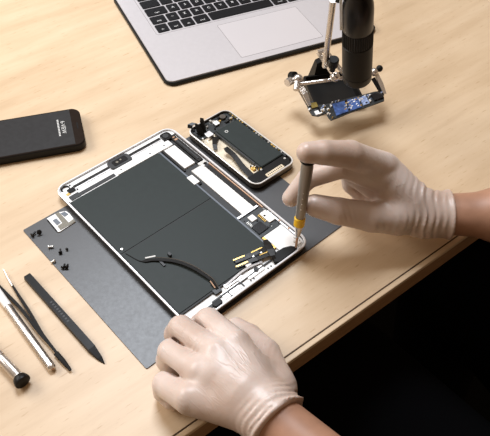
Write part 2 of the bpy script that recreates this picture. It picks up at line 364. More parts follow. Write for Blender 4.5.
tp('port_screw', MB().cyl((79, -190, 6.9), (79, -190, 8.1), 2.1, n=16), 'chip', label='round black grommet')
for x in (68.5, 71.8, 88, 91.5): tp('small_screw', MB().cyl((x, -195, 5.2), (x, -195, 6.5), .7, n=10), 'chip')
tp('tail_connector', MB().box(36.5, -187.6, 43.5, -182.8, 5.2, 8.4, .4), 'chip')
# loose gold-ended flexes over the battery
fx = tp('comb_flex', MB().ribbon([(70, -173, 9.6), (80, -176, 9.9), (92, -179, 10.3), (100, -180, 9.6), (105, -181, 8.6)], [4.6, 4.8, 5.4, 5.5, 5]), 'flex', label='black loose flex with gilt edges')
tp('gold_contact', MB().ribbon([(69.5, -171.6, 10.0), (80, -174.3, 10.2)], 1.2).ribbon([(86, -175.6, 10.5), (97, -177.6, 10.4)], .9), 'gold', fx)
fy = tp('comb_flex', MB().ribbon([(67, -178, 9.2), (77, -180.5, 9.5), (86, -183, 9.8), (97, -185.5, 9.5), (104, -187, 8.8)], [3.2, 3.8, 4.4, 5, 5]), 'flex', label='second black loose flex nearest the port')
tp('gold_contact', MB().ribbon([(67, -178, 9.6), (78, -180.6, 9.9)], 1.3).ribbon([(90, -182.2, 10.1), (101, -184.6, 9.8)], .9), 'gold', fy)
for k in range(5): tp('flex_component', MB().box(84+k*2.6, -180.6-k*.5, 85.5+k*2.6, -179.3-k*.5, 9.9, 10.9), ['solder', 'chip', 'chip', 'solder', 'chip'][k], fx)
tp('folded_flex', MB().ribbon([(106, -172, 8.2), (103.5, -178, 9.8), (101, -184, 10.8), (98, -190, 10.2), (96, -196, 7.2)], [4, 6.5, 6.5, 4.2, 2.6], .5), 'flex', label='folded black flex dropping into the margin')
tp('white_plug', MB().box(74, -184.6, 79, -181.2, 7.6, 9.4, .6, .3), 'white')
tp('port_cable', MB().tube(smoothpath([(48, -186, 7.4), (58, -185.6, 8.6), (68, -184.8, 8.8), (78, -185.6, 8.4), (88, -187.6, 7.6)]), 1.3, 8, flat=.6), 'alu')
# flex cable lying across the lower battery cell
P = [(6.2, -104.5, 8.3), (10, -118, 8.4), (14, -122.5, 9.0), (19, -125.5, 10.2), (27, -133.5, 10.6), (33, -142, 11.2), (38, -154, 11.8), (41, -166, 11.4), (42.3, -176, 10.2), (41, -184, 8.4)]
P = smoothpath([(x, y-.6, z-(.9 if 2 < k_ < 8 else 0)) for k_, (x, y, z) in enumerate(P)], 5)
digi = tp('digitizer_cable', MB().ribbon(P, [.6]*8+[1.6, 2.0]+[2.4]*8+[2.6]*28, .45), 'tweez', label='black ribbon cable curling across the battery')
tp('cable_wire', MB().tube([(x+1.5, y+1.1, z+.5) for x, y, z in P[16:]], .4, 8), 'gun', digi)
tp('cable_print', MB().ribbon([(15.4, -120.6, 9.3), (22.6, -125.6, 10.9)], 1.4, .3), 'txt', digi, label='pale printed tab')
tp('cable_tab', MB().box(22, -137.5, 24, -131.5, 8, 9.2).box(32, -133, 34.2, -129.5, 8.2, 10.8), 'flex', digi)
tp('gold_end', MB().ribbon([(40.5, -176, 11.2), (39.8, -183, 9.4)], 1.0, .3), 'copper', digi)

# ------------------------------------------------------------------ opened phone
x0, x1, y0, y1 = 142.5, 196.5, -120.5, -16.5
ph = thing('disassembled_phone', 'small opened phone without its back, showing a long black battery, beside the tablet', 'phone', ((x0+x1)/2, (y0+y1)/2, 1))
def pr_(i, z, r=9): return [(x, y, z) for x, y in rrect(x0+i, y0+i, x1-i, y1-i, max(r-i, 1), 7)]
def pp(name, mb, m, parent=None, **k): return obj(name, mb, m, parent or ph, **k)
pp('front_glass', MB().loft([pr_(1, 1.0), pr_(.2, 1.5), pr_(.2, 3.0), pr_(1.2, 3.0)]), 'gloss', smooth=True)
pp('frame', MB().loft([pr_(.9, 3.0), pr_(.3, 3.3), pr_(.2, 8.2), pr_(.5, 8.9), pr_(1.7, 8.9), pr_(1.9, 4.0)], True, True), 'gun', smooth=True, label='dark steel frame')
pp('chrome_lip', MB().loft([pr_(.15, 8.3), pr_(.1, 9.0), pr_(.5, 9.3), pr_(1.3, 9.3), pr_(1.6, 8.7)], False, False), 'lip', smooth=True, label='shiny chrome lip of the frame')
pp('mid_plate', MB().box(x0+2.2, y0+8, x1-2.2, y1-3, 4, 4.8, 4), 'cream', label='cream coloured metal plate in the opened side')
bt = pp('battery', MB().box(164.5, -105, 192.3, -37.5, 4.8, 9.6, 1.4, .7), 'batt', label='long black battery')
rg = MB()
for k in range(20):
    a, b = 2*math.pi*k/20, 2*math.pi*(k+1)/20
    rg.loft([[(172+q*math.cos(t), -45+q*math.sin(t), z) for q, z in ((1.1, 9.55), (1.8, 9.55), (1.8, 9.75), (1.1, 9.75))] for t in (a, b)])
pp('printed_ring', rg, 'txt', bt, label='small white ring mark')
pp('battery_edge', MB().box(162.6, -103, 164.2, -38, 4.8, 8.6), 'dgrey', bt)
# board along the right side, top cluster
pp('side_board', MB().box(192.6, -108, 194.3, -24, 4.4, 8.6), 'pcb')
for k in range(22):
    y = -26-k*3.6+random.random(); pp('side_component', MB().box(192.4+random.random()*.6, y, 194.2, y-1.2-random.random()*1.4, 8.5, 9.2+random.random()*.5), random.choice(['gold', 'solder', 'chip', 'olive']))
top = pp('top_board', MB().box(147, -35.5, 193, -19.5, 4.4, 6.6, 2.5), 'pcb', label='crowded top board')
for k in range(30):
    x = 148+random.random()*42; y = -34+random.random()*12.5; w = .8+random.random()*2.8; h = .7+random.random()*2
    pp('board_component', MB().box(x, y, x+w, y+h, 6.5, 7.2+random.random()*1.8), random.choice(['chip', 'chip', 'chip', 'solder', 'gold', 'flex', 'flex', 'dgrey']), top)
pp('white_sticker', MB().box(170.5, -30.5, 176, -25, 8.6, 9, .4), 'white', top)
pp('camera_block', MB().box(153.6, -39.5, 160.6, -32, 4.6, 9, .8, .3), 'alu', top, label='bright square camera block')
pp('coil_ring', MB().cyl((184.5, -24.5, 6.6), (184.5, -24.5, 9.2), 3.2).cyl((184.5, -24.5, 9.2), (184.5, -24.5, 9.4), 1.6), 'gun', top)
pp('curled_flex', MB().ribbon([(151, -31, 6.5), (150.5, -28.5, 13), (150, -26.5, 18), (147.5, -24.5, 21), (143.5, -23.4, 20), (141.8, -24.5, 17.2)], [7, 6.4, 5.5, 4.4, 5.5, 4.5], .5, side=(.5, -.8, 0)), 'flex', label='black flex curling up from the top end')
pp('curled_flex', MB().ribbon([(155, -31, 6.6), (155.5, -28.6, 13), (156, -26.5, 19.6), (157, -25, 22.6)], [6, 5.5, 4.6, 3.4], .5, side=(.5, -.8, 0)), 'flex', label='short black flex tab standing up')
pp('dock_flex', MB().ribbon([(161, -41, 6), (157, -45, 7), (152, -50, 7.8), (148.5, -56, 7)], [8, 5.5, 4.4, 3.6], .4), 'flex', label='black flex tongue over the cream plate')
pp('bent_flex', MB().ribbon([(154.5, -63.5, 11.5), (154.4, -67, 10.6), (155.4, -74, 9.0), (154, -82, 8.2), (151.8, -92, 7.6), (151.3, -104, 6.4), (151.6, -111, 5.6)], [4.6, 6.2, 5.6, 5.6, 6, 6.6, 6], .5), 'flex', label='bent black flex strip beside the battery')
pp('plate_joint', MB().box(146, -77.5, 162, -76.9, 4.7, 4.95).box(157.6, -98, 158.2, -50, 4.7, 4.95), 'tan')
for k in range(12):
    y = -94-random.random()*14; x = 158+random.random()*6
    pp('contact_component', MB().box(x, y, x+.8+random.random()*1.2, y-.8-random.random()*1.2, 4.8, 7.5+random.random()*1.6), random.choice(['gold', 'solder', 'solder', 'chip']))
pp('amber_contact', MB().box(157.5, -101, 161.5, -96.5, 4.8, 7.4, .8), 'gold')
pp('bottom_cover', MB().prism([(x0+3, -105.5), (192.5, -105.5), (193.8, -112), (190, -118), (149, -118), (145.2, -113.5)], 4.8, 8.1, .3), 'black', label='black lower speaker cover')
pp('dock_label', MB().box(160.5, -118.3, 182, -113.9, 8.1, 8.8, .6), 'tan', label='pale slotted dock connector')
for k in range(9): pp('dock_slot', MB().box(162.4+k*2.1, -117.2, 163.2+k*2.1, -115, 8.7, 8.95), 'chip')
pp('edge_screw', MB().cyl((190, -110, 8), (190, -110, 8.8), 1.2, n=12), 'solder')
pp('edge_screw', MB().cyl((148, -36.8, 6), (148, -36.8, 8.8), 1, n=12), 'solder')

# ------------------------------------------------------------------ whole phone with a lit-off screen on the left
a = math.radians(-25.6); ux = Vector((math.cos(a), math.sin(a))); uy = Vector((-math.sin(a), math.cos(a)))
pc = Vector((67, 57.5)) - ux*60+uy*.8
pf = thing('smartphone', 'intact black smartphone lying face up with a charcoal screen, left of the laptop', 'phone', (pc.x, pc.y, 0), a, world=False)
def q(i, z, r=9): return [(x, y, z) for x, y in rrect(-62+i, -28.6+i, 62-i, 28.6-i, max(r-i, 1), 7)]
obj('body', MB().loft([q(1.2, 0), q(.2, .8), q(0, 1.6), q(0, 8), q(.7, 8.8)]), 'black', pf, smooth=True)
obj('glass', MB().loft([q(.7, 8.8), q(1.1, 9.15)]), 'bezel', pf, smooth=True)
obj('screen', MB().box(-44, -26.4, 52, 26.4, 9.15, 9.25), 'screen', pf, label='charcoal display area')
text('screen_text', '6-VIEW', 'txt', pf, (43.2, 10.5, 9.3), 6, -math.pi/2, label='white printed words')
sub = MB()
for k in range(11):
    y = 13.5-k*2.35; sub.box(37.9, y, 39.6, y-1.5, 9.25, 9.33)
obj('screen_small_print', sub, 'txt', pf)
obj('earpiece', MB().box(56.5, -5, 57.8, 5, 9.1, 9.22, .6), 'chip', pf)

# ------------------------------------------------------------------ laptop
la = math.radians(-17)
lp = thing('laptop', 'open silver laptop with black keys and black edge shell at the back of the desk', 'laptop', (175.9, 57.6, 0), la, world=False); OFF[lp] = (0, 0, 6.4)
LW, LD = 270, 196
def lr(i, z, r=11): return [(x, y, z) for x, y in rrect(i, i, LW-i, LD-i, max(r-i, 1), 7)]
obj('shell', MB().loft([lr(2, 6.4), lr(.5, 6.9), lr(0, 7.6), lr(0, 10), lr(.5, 10.9), lr(2.2, 10.9), lr(2.4, 8)]), 'laprim', lp, smooth=True, label='black snap-on shell around the base')
obj('base', MB().loft([lr(2.5, 7), lr(2.5, 11.2), lr(2.9, 11.8)]), 'lap', lp, smooth=True, label='silver aluminium palm rest')
KX, KY = 22, 90.8
KW, KH = LW-2*KX, 100
obj('keyboard_recess', MB().box(KX, KY, KX+KW, KY+KH, 11.7, 11.86, 3), 'line', lp)
obj('keyboard_deck', MB().box(KX+.5, KY+.5, KX+KW-.5, KY+KH-.5, 11.8, 11.9, 2.6), 'lap', lp)
rows = [['fn', 'ctrl', 'alt', ('cmd', 1.2), (' ', 5.2), ('cmd', 1.2), 'alt', '<', '^'],
        [('shift', 1.28), '~', 'Z', 'X', 'C', 'V', 'B', 'N', 'M', ',', '.', '/', ('shift', 1.7)],
        [('caps', 1.75), 'A', 'S', 'D', 'F', 'G', 'H', 'J', 'K', 'L', ';', "'", ('ret', 1.2)],
        [('tab', 1.5), 'Q', 'W', 'E', 'R', 'T', 'Y', 'U', 'I', 'O', 'P', '[', ']'],
        ['§', '1', '2', '3', '4', '5', '6', '7', '8', '9', '0', '-', '=', ('del', 1.3)]]
pitch = 17.6
for r_, row in enumerate(rows):
    n = sum(k[1] if isinstance(k, tuple) else 1 for k in row); sc = (KW-5)/(n*pitch)
    x = KX+2.5; y = KY+3+r_*18.2
    for k in row:
        nm, w = k if isinstance(k, tuple) else (k, 1); w = w*pitch*sc
        ko = obj('key', MB().box(x+1, y, x+w-1, y+15.6, 11.9, 13.0, 1.4, .3), 'keyb', lp)
        if nm.strip() and r_ < 3: 
            if len(nm) > 1: text('key_legend', nm, 'glyph', ko, (x+w/2, y+4.6, 6.65), 3.6, align='CENTER')
            else: text('key_legend', nm, 'glyph', ko, (x+w/2, y+8, 6.65), 5.5, align='CENTER')
        x += w
TX, TY = 95, 12.5
obj('trackpad_gap', MB().box(TX-.6, TY-.6, TX+105.6, TY+69.6, 11.75, 11.83, 2), 'line', lp)
obj('trackpad', MB().box(TX, TY, TX+105, TY+69, 11.78, 11.9, 1.6), 'pad', lp, label='large glass trackpad')
obj('finger_notch', MB().box(148-28, -.3, 148+28, 3.4, 8.8, 11.4, 1.2), 'laprim', lp)
# lid: hinged at the back, leaning away
hs = math.radians(28); lid = MB()
lid.loft([[(x, LD-2+q_*math.sin(hs)+w_*math.cos(hs), 12+q_*math.cos(hs)-w_*math.sin(hs)) for x, q_ in rrect(2, 0, LW-2, 190, 9)] for w_ in (0, 5.5)])
obj('lid', lid, 'lap', lp); sc_ = MB()
sc_.loft([[(x, LD-2+q_*math.sin(hs)-w_*math.cos(hs), 12+q_*math.cos(hs)+w_*math.sin(hs)) for x, q_ in rrect(14, 14, LW-14, 178, 1)] for w_ in (-.1, .4)])
obj('display', sc_, 'gloss', lp)
obj('hinge', MB().cyl((30, LD-2, 9.5), (LW-30, LD-2, 9.5), 5), 'laprim', lp, smooth=True)

# ------------------------------------------------------------------ helping-hand stand with microscope and circuit board
bx0 = Vector(at(306, 87, 0)); bx1 = Vector(at(349, 82, 0))
e1 = (bx1-bx0).normalized(); ang = math.atan2(e1.y, e1.x)
st = thing('soldering_stand', 'small black and chrome clamp stand holding a circuit board beneath the microscope', 'stand', tuple(bx0), ang, world=False)
def loc(p):                    # world mm -> stand frame
    d = Vector(p)-bx0; return (d.x*math.cos(ang)+d.y*math.sin(ang), -d.x*math.sin(ang)+d.y*math.cos(ang), d.z)
def sp(name, mb, m, parent=None, **k): return obj(name, mb, m, parent or st, **k)
BW = (bx1-bx0).length
tr = MB(); BD = 46
def tring(i, z): return [(x, y, z) for x, y in rrect(-4+i, -BD+i, BW+2-i, 6-i, 3, 4)]
sp('tray', tr.loft([tring(0, 0), tring(.6, 11), tring(2.6, 11), tring(3.4, 3)]), 'black', label='black square weighted tray')
sp('block', MB().loft([[(8, 3, 0), (30, 3, 0), (30, 20, 0), (8, 20, 0)], [(12, 7, 24), (24, 7, 30), (24, 15, 30), (12, 15, 24)]]), 'black', label='tapered black block behind the tray')
def SL(u, v, z): return loc(at(u, v, z))
JL = SL(299, 84, 36); JM = SL(330, 80, 40); JR = SL(376, 73, 36)
sp('crossbar', MB().cyl(JL, JM, 1.9, n=14).cyl(JM, JR, 1.9, n=14), 'chrome', smooth=True, label='polished horizontal rod')
# upright rod and clamp
R0 = SL(325, 66, 52); R1 = SL(333, 0, 150)
sp('upright_rod', MB().cyl(R0, R1, 3.0, n=18), 'steel', smooth=True, label='bright upright rod')
c0 = SL(318, 52, 60); c1 = SL(336, 78, 42)
sp('clamp_plate', MB().ribbon([c0, c1], 3, 3.4).ribbon([SL(325, 50, 62), SL(345, 75, 44)], 3, 3.4).ribbon([c0, SL(325, 50, 62)], 3, 3), 'chrome', label='pair of angled chrome clamp plates')
kn = Vector(SL(333, 65, 60)); kd = (Vector(loc(CP))-kn).normalized()*.35+Vector((0, 0, .9)); kd.normalize()
sp('clamp_knob', MB()._lathe(kn, kd, [(-8, 3), (0, 3), (0, 5.4), (8, 5.4), (9, 4.4)], 22), 'black', smooth=True, label='black round tightening knob')
sp('clamp_joint', MB().sphere(SL(335, 77, 44), 5.2, 8).sphere(SL(336, 75, 46), 3.4, 8), 'chrome', smooth=True)
# left joint and clip
sp('wing_nut', MB().cyl(SL(287, 83, 36), SL(292, 80, 36), 4.2, n=16).cyl(SL(296, 90, 34), SL(297, 82, 38), 3, n=14), 'steel', smooth=True, label='left thumb nut')
sp('joint', MB().sphere(SL(298, 79, 39), 5.2, 8), 'steel', smooth=True, label='left ball joint')
sp('joint_knob', MB().cyl(SL(291, 76, 37), SL(295, 76, 40), 4.6, n=16), 'black', smooth=True, label='left black knob')
PZ = 22
cl = sp('alligator_clip', MB().ribbon([JL, SL(305, 94, 31), SL(310, 106, PZ+2)], [6, 6, 3.2], 1), 'chrome', label='left chrome spring clip')
sp('clip_jaw', MB().ribbon([SL(297, 86, 33), SL(308, 106, PZ-1)], [4, 3], 1), 'chrome', cl)
cr = sp('alligator_clip', MB().ribbon([JR, SL(381, 84, 30), SL(385, 94, PZ+3)], [4, 5, 3], 1.2), 'chrome', label='right chrome spring clip')
sp('clip_jaw', MB().ribbon([SL(373, 78, 33), SL(383, 96, PZ-1)], [5, 3.5], 1), 'black', cr)
sp('joint', MB().sphere(SL(374, 72, 37), 4.4, 8), 'steel', smooth=True, label='right ball joint')
sp('joint_knob', MB().sphere(SL(379.5, 68.5, 38), 3.6, 8), 'black', smooth=True, label='right black knob')
# circuit board
def bp(u, v): return a2(u, v, PZ)
pts = [bp(306, 103), bp(313, 102), bp(316, 106.5), bp(330, 104), bp(350, 98.5), bp(363, 95.5), bp(374, 92.5), bp(379, 92), bp(384, 99), bp(384, 101.5), bp(366, 108), bp(352, 112.5), bp(340, 117.5), bp(331, 121), bp(328, 118), bp(326, 114), bp(318, 117), bp(312, 116), bp(308, 110)]
cx, cy = bp(345, 107)
cb = thing('circuit_board', 'narrow phone circuit board with blue shields held in the stand clips', 'circuit board', (cx, cy, PZ))
obj('board', MB().prism(pts, PZ, PZ+1.2), 'pcb', cb)
def quad(u0, u1, off0, off1, z0, z1, ins=0):  # patch between the board's far edge and near edge
    def e(u, t):
        far = 104.5+(u-328)*(-12.6/51); near = 120.5+(u-331)*(-19.5/53); return bp(u+t*1.5, far*(1-t)+near*t)
    return MB().prism([e(u0, off0), e(u1, off0), e(u1+3, off1), e(u0+3, off1)], z0, z1, .1)
obj('shield', quad(332, 344, .14, .9, PZ+1.2, PZ+2.6), 'blue', cb, label='blue square shield')
obj('shield', quad(346, 357, .12, .9, PZ+1.2, PZ+2.4), 'blue', cb, label='blue cluttered shield')
obj('chip', quad(359, 365, .15, .85, PZ+1.2, PZ+2.6), 'blue2', cb, label='pale blue chip')
obj('chip', quad(370, 379.5, .18, .78, PZ+1.2, PZ+3.0), 'chip', cb, label='black square chip')
obj('chip', MB().prism([bp(310, 105), bp(316, 104), bp(318, 108.5), bp(312, 110)], PZ+1.2, PZ+2.6), 'olive', cb, label='olive chip')
obj('chip', MB().prism([bp(314, 113), bp(318, 112), bp(320, 115.5), bp(316, 116.5)], PZ+1.2, PZ+2.4), 'white', cb, label='white chip')
for k in range(84):
    u = random.choice([random.uniform(318, 331), random.uniform(345, 370), random.uniform(345, 362), random.uniform(308, 382)])
    t = random.uniform(.1, .85); far = 104.5+(u-328)*(-12.6/51); near = 120.5+(u-331)*(-19.5/53)
    if 332 < u < 345: t = random.choice([.03, .94])
    if u < 328: vv = random.uniform(107, 115)
    else: vv = far*(1-t)+near*t
    p = bp(u, vv); s_ = random.uniform(.5, 1.3)
    obj('component', MB().box(p[0]-s_, p[1]-s_*.6, p[0]+s_, p[1]+s_*.6, PZ+1.2, PZ+2.9), random.choice(['lip', 'white', 'white', 'blue2', 'gold', 'chip']), cb)
# microscope
m0 = Vector(at(357, 79.5, 66)); m1 = Vector(at(358.5, -12, 168)); md = (m1-m0).normalized()
ms = thing('microscope', 'black handheld USB microscope hanging upright over the circuit board', 'microscope', tuple(m0))
def mp_(name, prof, m, n=40, **k): return obj(name, MB()._lathe(m0, md, prof, n), m, ms, smooth=True, **k)
mp_('lens_barrel', [(0, 11), (0, 12.4), (1.8, 13.6), (9, 14), (9.4, 13.7), (9.8, 14), (45, 14), (45.6, 13.4)], 'black', label='lower black barrel')
mp_('lens_opening', [(-.3, 8), (-.3, 10.8), (.2, 11)], 'gloss')
fr = MB(); u_ = md.orthogonal().normalized(); w_ = md.cross(u_); n = 80
fr.loft([[tuple(m0+md*t+u_*((rr+(.45 if k % 2 else -.25))*math.cos(2*math.pi*k/n))+w_*((rr+(.45 if k % 2 else -.25))*math.sin(2*math.pi*k/n))) for k in range(n)] for t, rr in ((45.6, 13.2), (46.1, 13.6), (60.5, 13.5), (61.2, 13.2))])
obj('focus_ring', fr, 'black', ms, label='ribbed focus ring')
mp_('upper_body', [(61.2, 13.3), (62, 13.6), (82, 13.7), (88, 13.2), (94, 11.8), (99, 9.8), (102, 9), (114, 8.6), (117, 7), (120, 3)], 'gloss', label='glossy domed upper body')
cab = smoothpath([tuple(m0+md*118), tuple(m0+md*140+Vector((4, 4, 0))), (400, 0, 190), (470, 20, 120), (500, 50, 40), (490, 80, 5), (490, 110, 2.2), (520, 180, 2.2), (600, 260, 2.2)])
obj('cable', MB().tube(cab, 1.9, 10), 'black', ms, smooth=True, label='thin black cable')
# frosted holder gripping the microscope
br = MB(); nn = 40
def arc(r, t): return [tuple(m0+md*t+u_*(r*math.cos(2*math.pi*k/nn))+w_*(r*math.sin(2*math.pi*k/nn))) for k in range(nn)]
obj('holder_sleeve', MB().loft([arc(9.3, 104), arc(12.5, 104), arc(12.5, 112), arc(9.3, 112)], False, False), 'clear', ms, smooth=True, label='pale translucent sleeve round the microscope')
right = Vector((RC[0][0], RC[0][1], 0)).normalized()
for sgn in (-1,):
    c_ = m0+right*sgn*14.8
    q0 = c_+md*60; q1 = c_+md*109
    obj('holder_wing', MB().ribbon([q0, q0.lerp(q1, .1), q1], [3, 5, 6], 2.4, side=(1, 1, 0)), 'clear', ms, label='pale translucent strip beside the barrel')
arm_r = Vector(bx0)+Vector((0, 0, 0))
r1w = Vector(at(333, 0, 150))
obj('holder_arm', MB().tube([m0+md*108-right*12, r1w+right*4.5], [3, 3], 12), 'black', ms, smooth=True)

# ------------------------------------------------------------------ tools at the left
def seg(p, q_, t): return tuple(p[i]+(q_[i]-p[i])*t for i in range(3))
s0 = at(27, 276, 1.6); s1 = at(104.5, 363.5, .8)
spu = thing('spudger', 'flat black pry stick with a pointed end between the tweezers and the dark sheet', 'pry tool', tuple(s0[:2])+(0,))
dx, dy = s1[0]-s0[0], s1[1]-s0[1]; ll = math.hypot(dx, dy); dx /= ll; dy /= ll; nx, ny = -dy, dx
def sring(t, h, z0, z1): 
    x, y = s0[0]+dx*t, s0[1]+dy*t; c = min(h*.3, .5)
    return [(x+nx*h, y+ny*h, z0+c), (x+nx*(h-c), y+ny*(h-c), z1), (x-nx*(h-c), y-ny*(h-c), z1), (x-nx*h, y-ny*h, z0+c), (x-nx*(h-c), y-ny*(h-c), z0), (x+nx*(h-c), y+ny*(h-c), z0)]
obj('shaft', MB().loft([sring(0, 2.9, 0, 3.2), sring(1, 3.4, 0, 4), sring(60, 3.5, 0, 4.4), sring(ll-16, 3.5, 0, 4.4)]), 'black', spu)
obj('pointed_tip', MB().loft([sring(ll-16, 3.5, 0, 4.4), sring(ll-6, 2.2, 0, 2.4), sring(ll, .3, 0, .9)]), 'black', spu)
em = MB()
for k in range(9):
    x, y = s0[0]+dx*(38+k*3), s0[1]+dy*(38+k*3); em.box(x-1, y-.8, x+.9, y+.8, 4.25, 4.48)
obj('embossed_print', em, 'dgrey', spu)
# tweezers
J = at(70, 369, 2.5); T1 = at(4.5, 271, 2); T2 = at(-14, 272, 2)
tw = thing('tweezers', 'slim black tweezers lying open between the silver tube and the pry stick', 'tweezers', (J[0], J[1], 0))
def blade(pix, name, tip):
    path = smoothpath([at(u, v, z) for u, v, z in pix], 5); n_ = len(path)
    ws = [1.0+1.5*math.sin(math.pi*min(1, (i/(n_-1))*1.15+.04))**.8 if i < n_*.6 else max(1.5, 2.4*(1-(i/n_-.6))) for i in range(n_)]
    b = obj(name, MB().ribbon(path, ws, 1.3), 'tweez', tw)
    return b
blade([(11, 283, 2.2), (19, 296, 2.4), (30, 313, 3), (43, 335, 3.4), (56, 352, 3), (70, 369, 2.2)], 'blade', 1)['label'] = 'black blade nearer the pry stick'
blade([(-16, 270, 1.6), (4, 291, 2.4), (22, 310, 3), (38, 331, 3.4), (52, 347, 3), (70, 369.5, 2.2)], 'blade', 0)['label'] = 'black blade nearer the silver tube'
obj('tip', MB().tube([at(12.5, 285.5, 2.4), at(8, 278, 2.2), at(3.6, 269, 2)], [.8, .6, .3], 8), 'chrome', tw, label='bare silver tip')
obj('tip', MB().tube([at(-15, 271, 1.6), at(-22, 262, 1.6), at(-30, 252, 1.6)], [1.1, .8, .3], 8), 'chrome', tw, label='bare silver tip outside the picture edge')
obj('heel', MB().tube([at(56, 353, 2.6), at(63, 361, 2.6), at(70.6, 370.2, 2.2)], [2.1, 2.0, 1.1], 10, flat=.6), 'tweez', tw, smooth=True)
# silver tube
g0 = Vector(at(-18, 270, 3.3)); g1 = Vector(at(53, 369, 3.3)); gd = (g1-g0).normalized(); gl = (g1-g0).length
gb = (Vector(at(8, 307, 3.3))-g0).length
sv = thing('silver_tube', 'shiny ribbed silver metal tube tool with a white sleeve, left of the tweezers', 'tool', (g1.x, g1.y, 0))
pb = MB(); nS = 48; ua = gd.orthogonal().normalized(); wa = gd.cross(ua)
def flr(t, r, f): return [tuple(g0+gd*t+(ua*math.cos(2*math.pi*k/nS)+wa*math.sin(2*math.pi*k/nS))*(r-(f if k % 6 < 2 else 0))) for k in range(nS)]
obj('barrel', pb.loft([flr(gb, 2.9, 0), flr(gb+1, 3.1, 0), flr(gl-3, 3.1, 0), flr(gl-2.4, 3.1, 0), flr(gl-.8, 2.8, 0), flr(gl, 2.1, 0)]), 'chrome', sv, label='silver barrel with dark lengthwise grooves', smooth=True)
vd = (Vector(CP)-g1); vd = (vd-gd*vd.dot(gd)).normalized(); vs_ = gd.cross(vd)
for an in (-52, -30, 34, 62):
    dr = vd*math.cos(math.radians(an))+vs_*math.sin(math.radians(an))
    obj('groove', MB().cyl(tuple(g0+gd*(gb+2)+dr*2.85), tuple(g0+gd*(gl-4)+dr*2.85), .38, n=8), 'black' if an != 34 else 'gun', sv)
obj('sleeve', MB()._lathe(g0, gd, [(0, 2.5), (1, 3.2), (gb, 3.3)], 24), 'white', sv, smooth=True, label='white plastic sleeve')
obj('end_slot', MB().cyl(tuple(g1-gd*.4), tuple(g1+gd*.15), 1.2), 'copper', sv)
# black capped driver, lower left
k0 = Vector(at(-22, 333, 6)); k1 = Vector(at(23.5, 382.5, 6)); kd_ = (k1-k0).normalized(); kl = (k1-k0).length
pd = thing('precision_screwdriver', 'steel precision screwdriver with a flared black cap, at the lower left', 'screwdriver', (k1.x, k1.y, 0))
def kp(name, prof, m, **k): return obj(name, MB()._lathe(k0, kd_, prof, 30), m, pd, smooth=True, **k)
kp('handle', [(-30, 3.6), (kl-36, 3.9), (kl-35.5, 3.3), (kl-34.5, 3.3), (kl-34, 4), (kl-30, 4), (kl-29.5, 3.4), (kl-28.8, 3.4), (kl-28.3, 4), (kl-9, 4.1), (kl-8.4, 3.9), (kl-6, 3.9)], 'steel', label='knurled steel handle')
kp('cap', [(kl-6.5, 4.2), (kl-5, 5.3), (kl-1.6, 6.2), (kl-.4, 6.0), (kl, 5.2)], 'black', label='flared black swivel cap')
kp('blade', [(-75, .9), (-30, 1.2)], 'steel')
# white bracket with foil on the sheet
bz = 2.0
br_ = thing('foil_bracket', 'small white connector plate with grey foil tape at the sheet corner under the tablet', 'bracket', at(60, 221, 1))
obj('plate', MB().prism([a2(u, v, bz) for u, v in ((46.8, 218.5), (58, 212.4), (66, 211), (69.5, 213.5), (75.5, 221.5), (60, 231.5), (57.5, 232))], 1.0, 2.0), 'white', br_)
obj('foil_tape', MB().prism([a2(u, v, 2.2) for u, v in ((55.2, 213.8), (58.8, 212.2), (66, 219.5), (68.6, 222.6), (73.4, 218.9), (75.4, 221.4), (60.5, 230), (57.5, 226.2), (62.4, 223))], 2.0, 2.35), 'foil', br_, label='grey crinkled foil strip')
obj('dark_pad', MB().prism([a2(u, v, 2.2) for u, v in ((52.5, 220.5), (56.3, 218.4), (60.5, 222.6), (57, 225.2))], 2.0, 2.4), 'slate', br_)
obj('dark_pad', MB().prism([a2(u, v, 2.2) for u, v in ((60.4, 213.4), (64.6, 211.6), (68.2, 214), (64.6, 216.8))], 2.0, 2.4), 'slate', br_)
obj('frame_edge', MB().ribbon([at(47.5, 220, 1.6), at(57.5, 232, 1.6)], .9, 1), 'chip', br_)
# screws on the sheet
def screw_mesh():
    m = MB(); m._lathe(Vector((0, 0, 0)), Vector((1, 0, 0)), [(0, 1.3), (.3, 1.75), (.9, 1.75), (1.0, .8), (4.4, .8), (4.9, .3)], 14)
    return m
scr = [((31.7, 235.6), 20, 0, 'leftmost black screw by the sheet corner', 1.1), ((39.5, 233.2), 70, 35, 'larger upright black screw beside the leftmost screw', 1.3),
       ((48, 247), -30, 0, 'black screw with a bright silver head below the foil plate', 1.0), ((60.4, 253), 60, 0, 'black screw in the middle of the scattered screws', 1.0),
       ((66.6, 249.4), 20, 60, 'tiny black screw lying nearest the tablet', .7), ((55.3, 260.8), 150, 20, 'silver and black screw near the sheet edge', .9),
       ((62.4, 268), 30, 0, 'left one of the two lowest black screws side by side', 1.0), ((66.2, 268), 40, 10, 'right one of the two lowest black screws side by side', 1.0)]
for i, ((u, v), az, tilt, lb_, sc) in enumerate(scr):
    p = at(u, v, 1+1.75*sc)
    o = obj('screw', screw_mesh(), 'solder' if i in (2, 5) else 'chip', smooth=True)
    o.location = (p[0]*S, p[1]*S, (1+1.75*sc+(1.6*sc*math.sin(math.radians(tilt))))*S); o.scale = (sc,)*3
    o.rotation_euler = (0, math.radians(tilt), math.radians(az)); tag(o, lb_, 'screw', 'loose screws on the dark sheet')

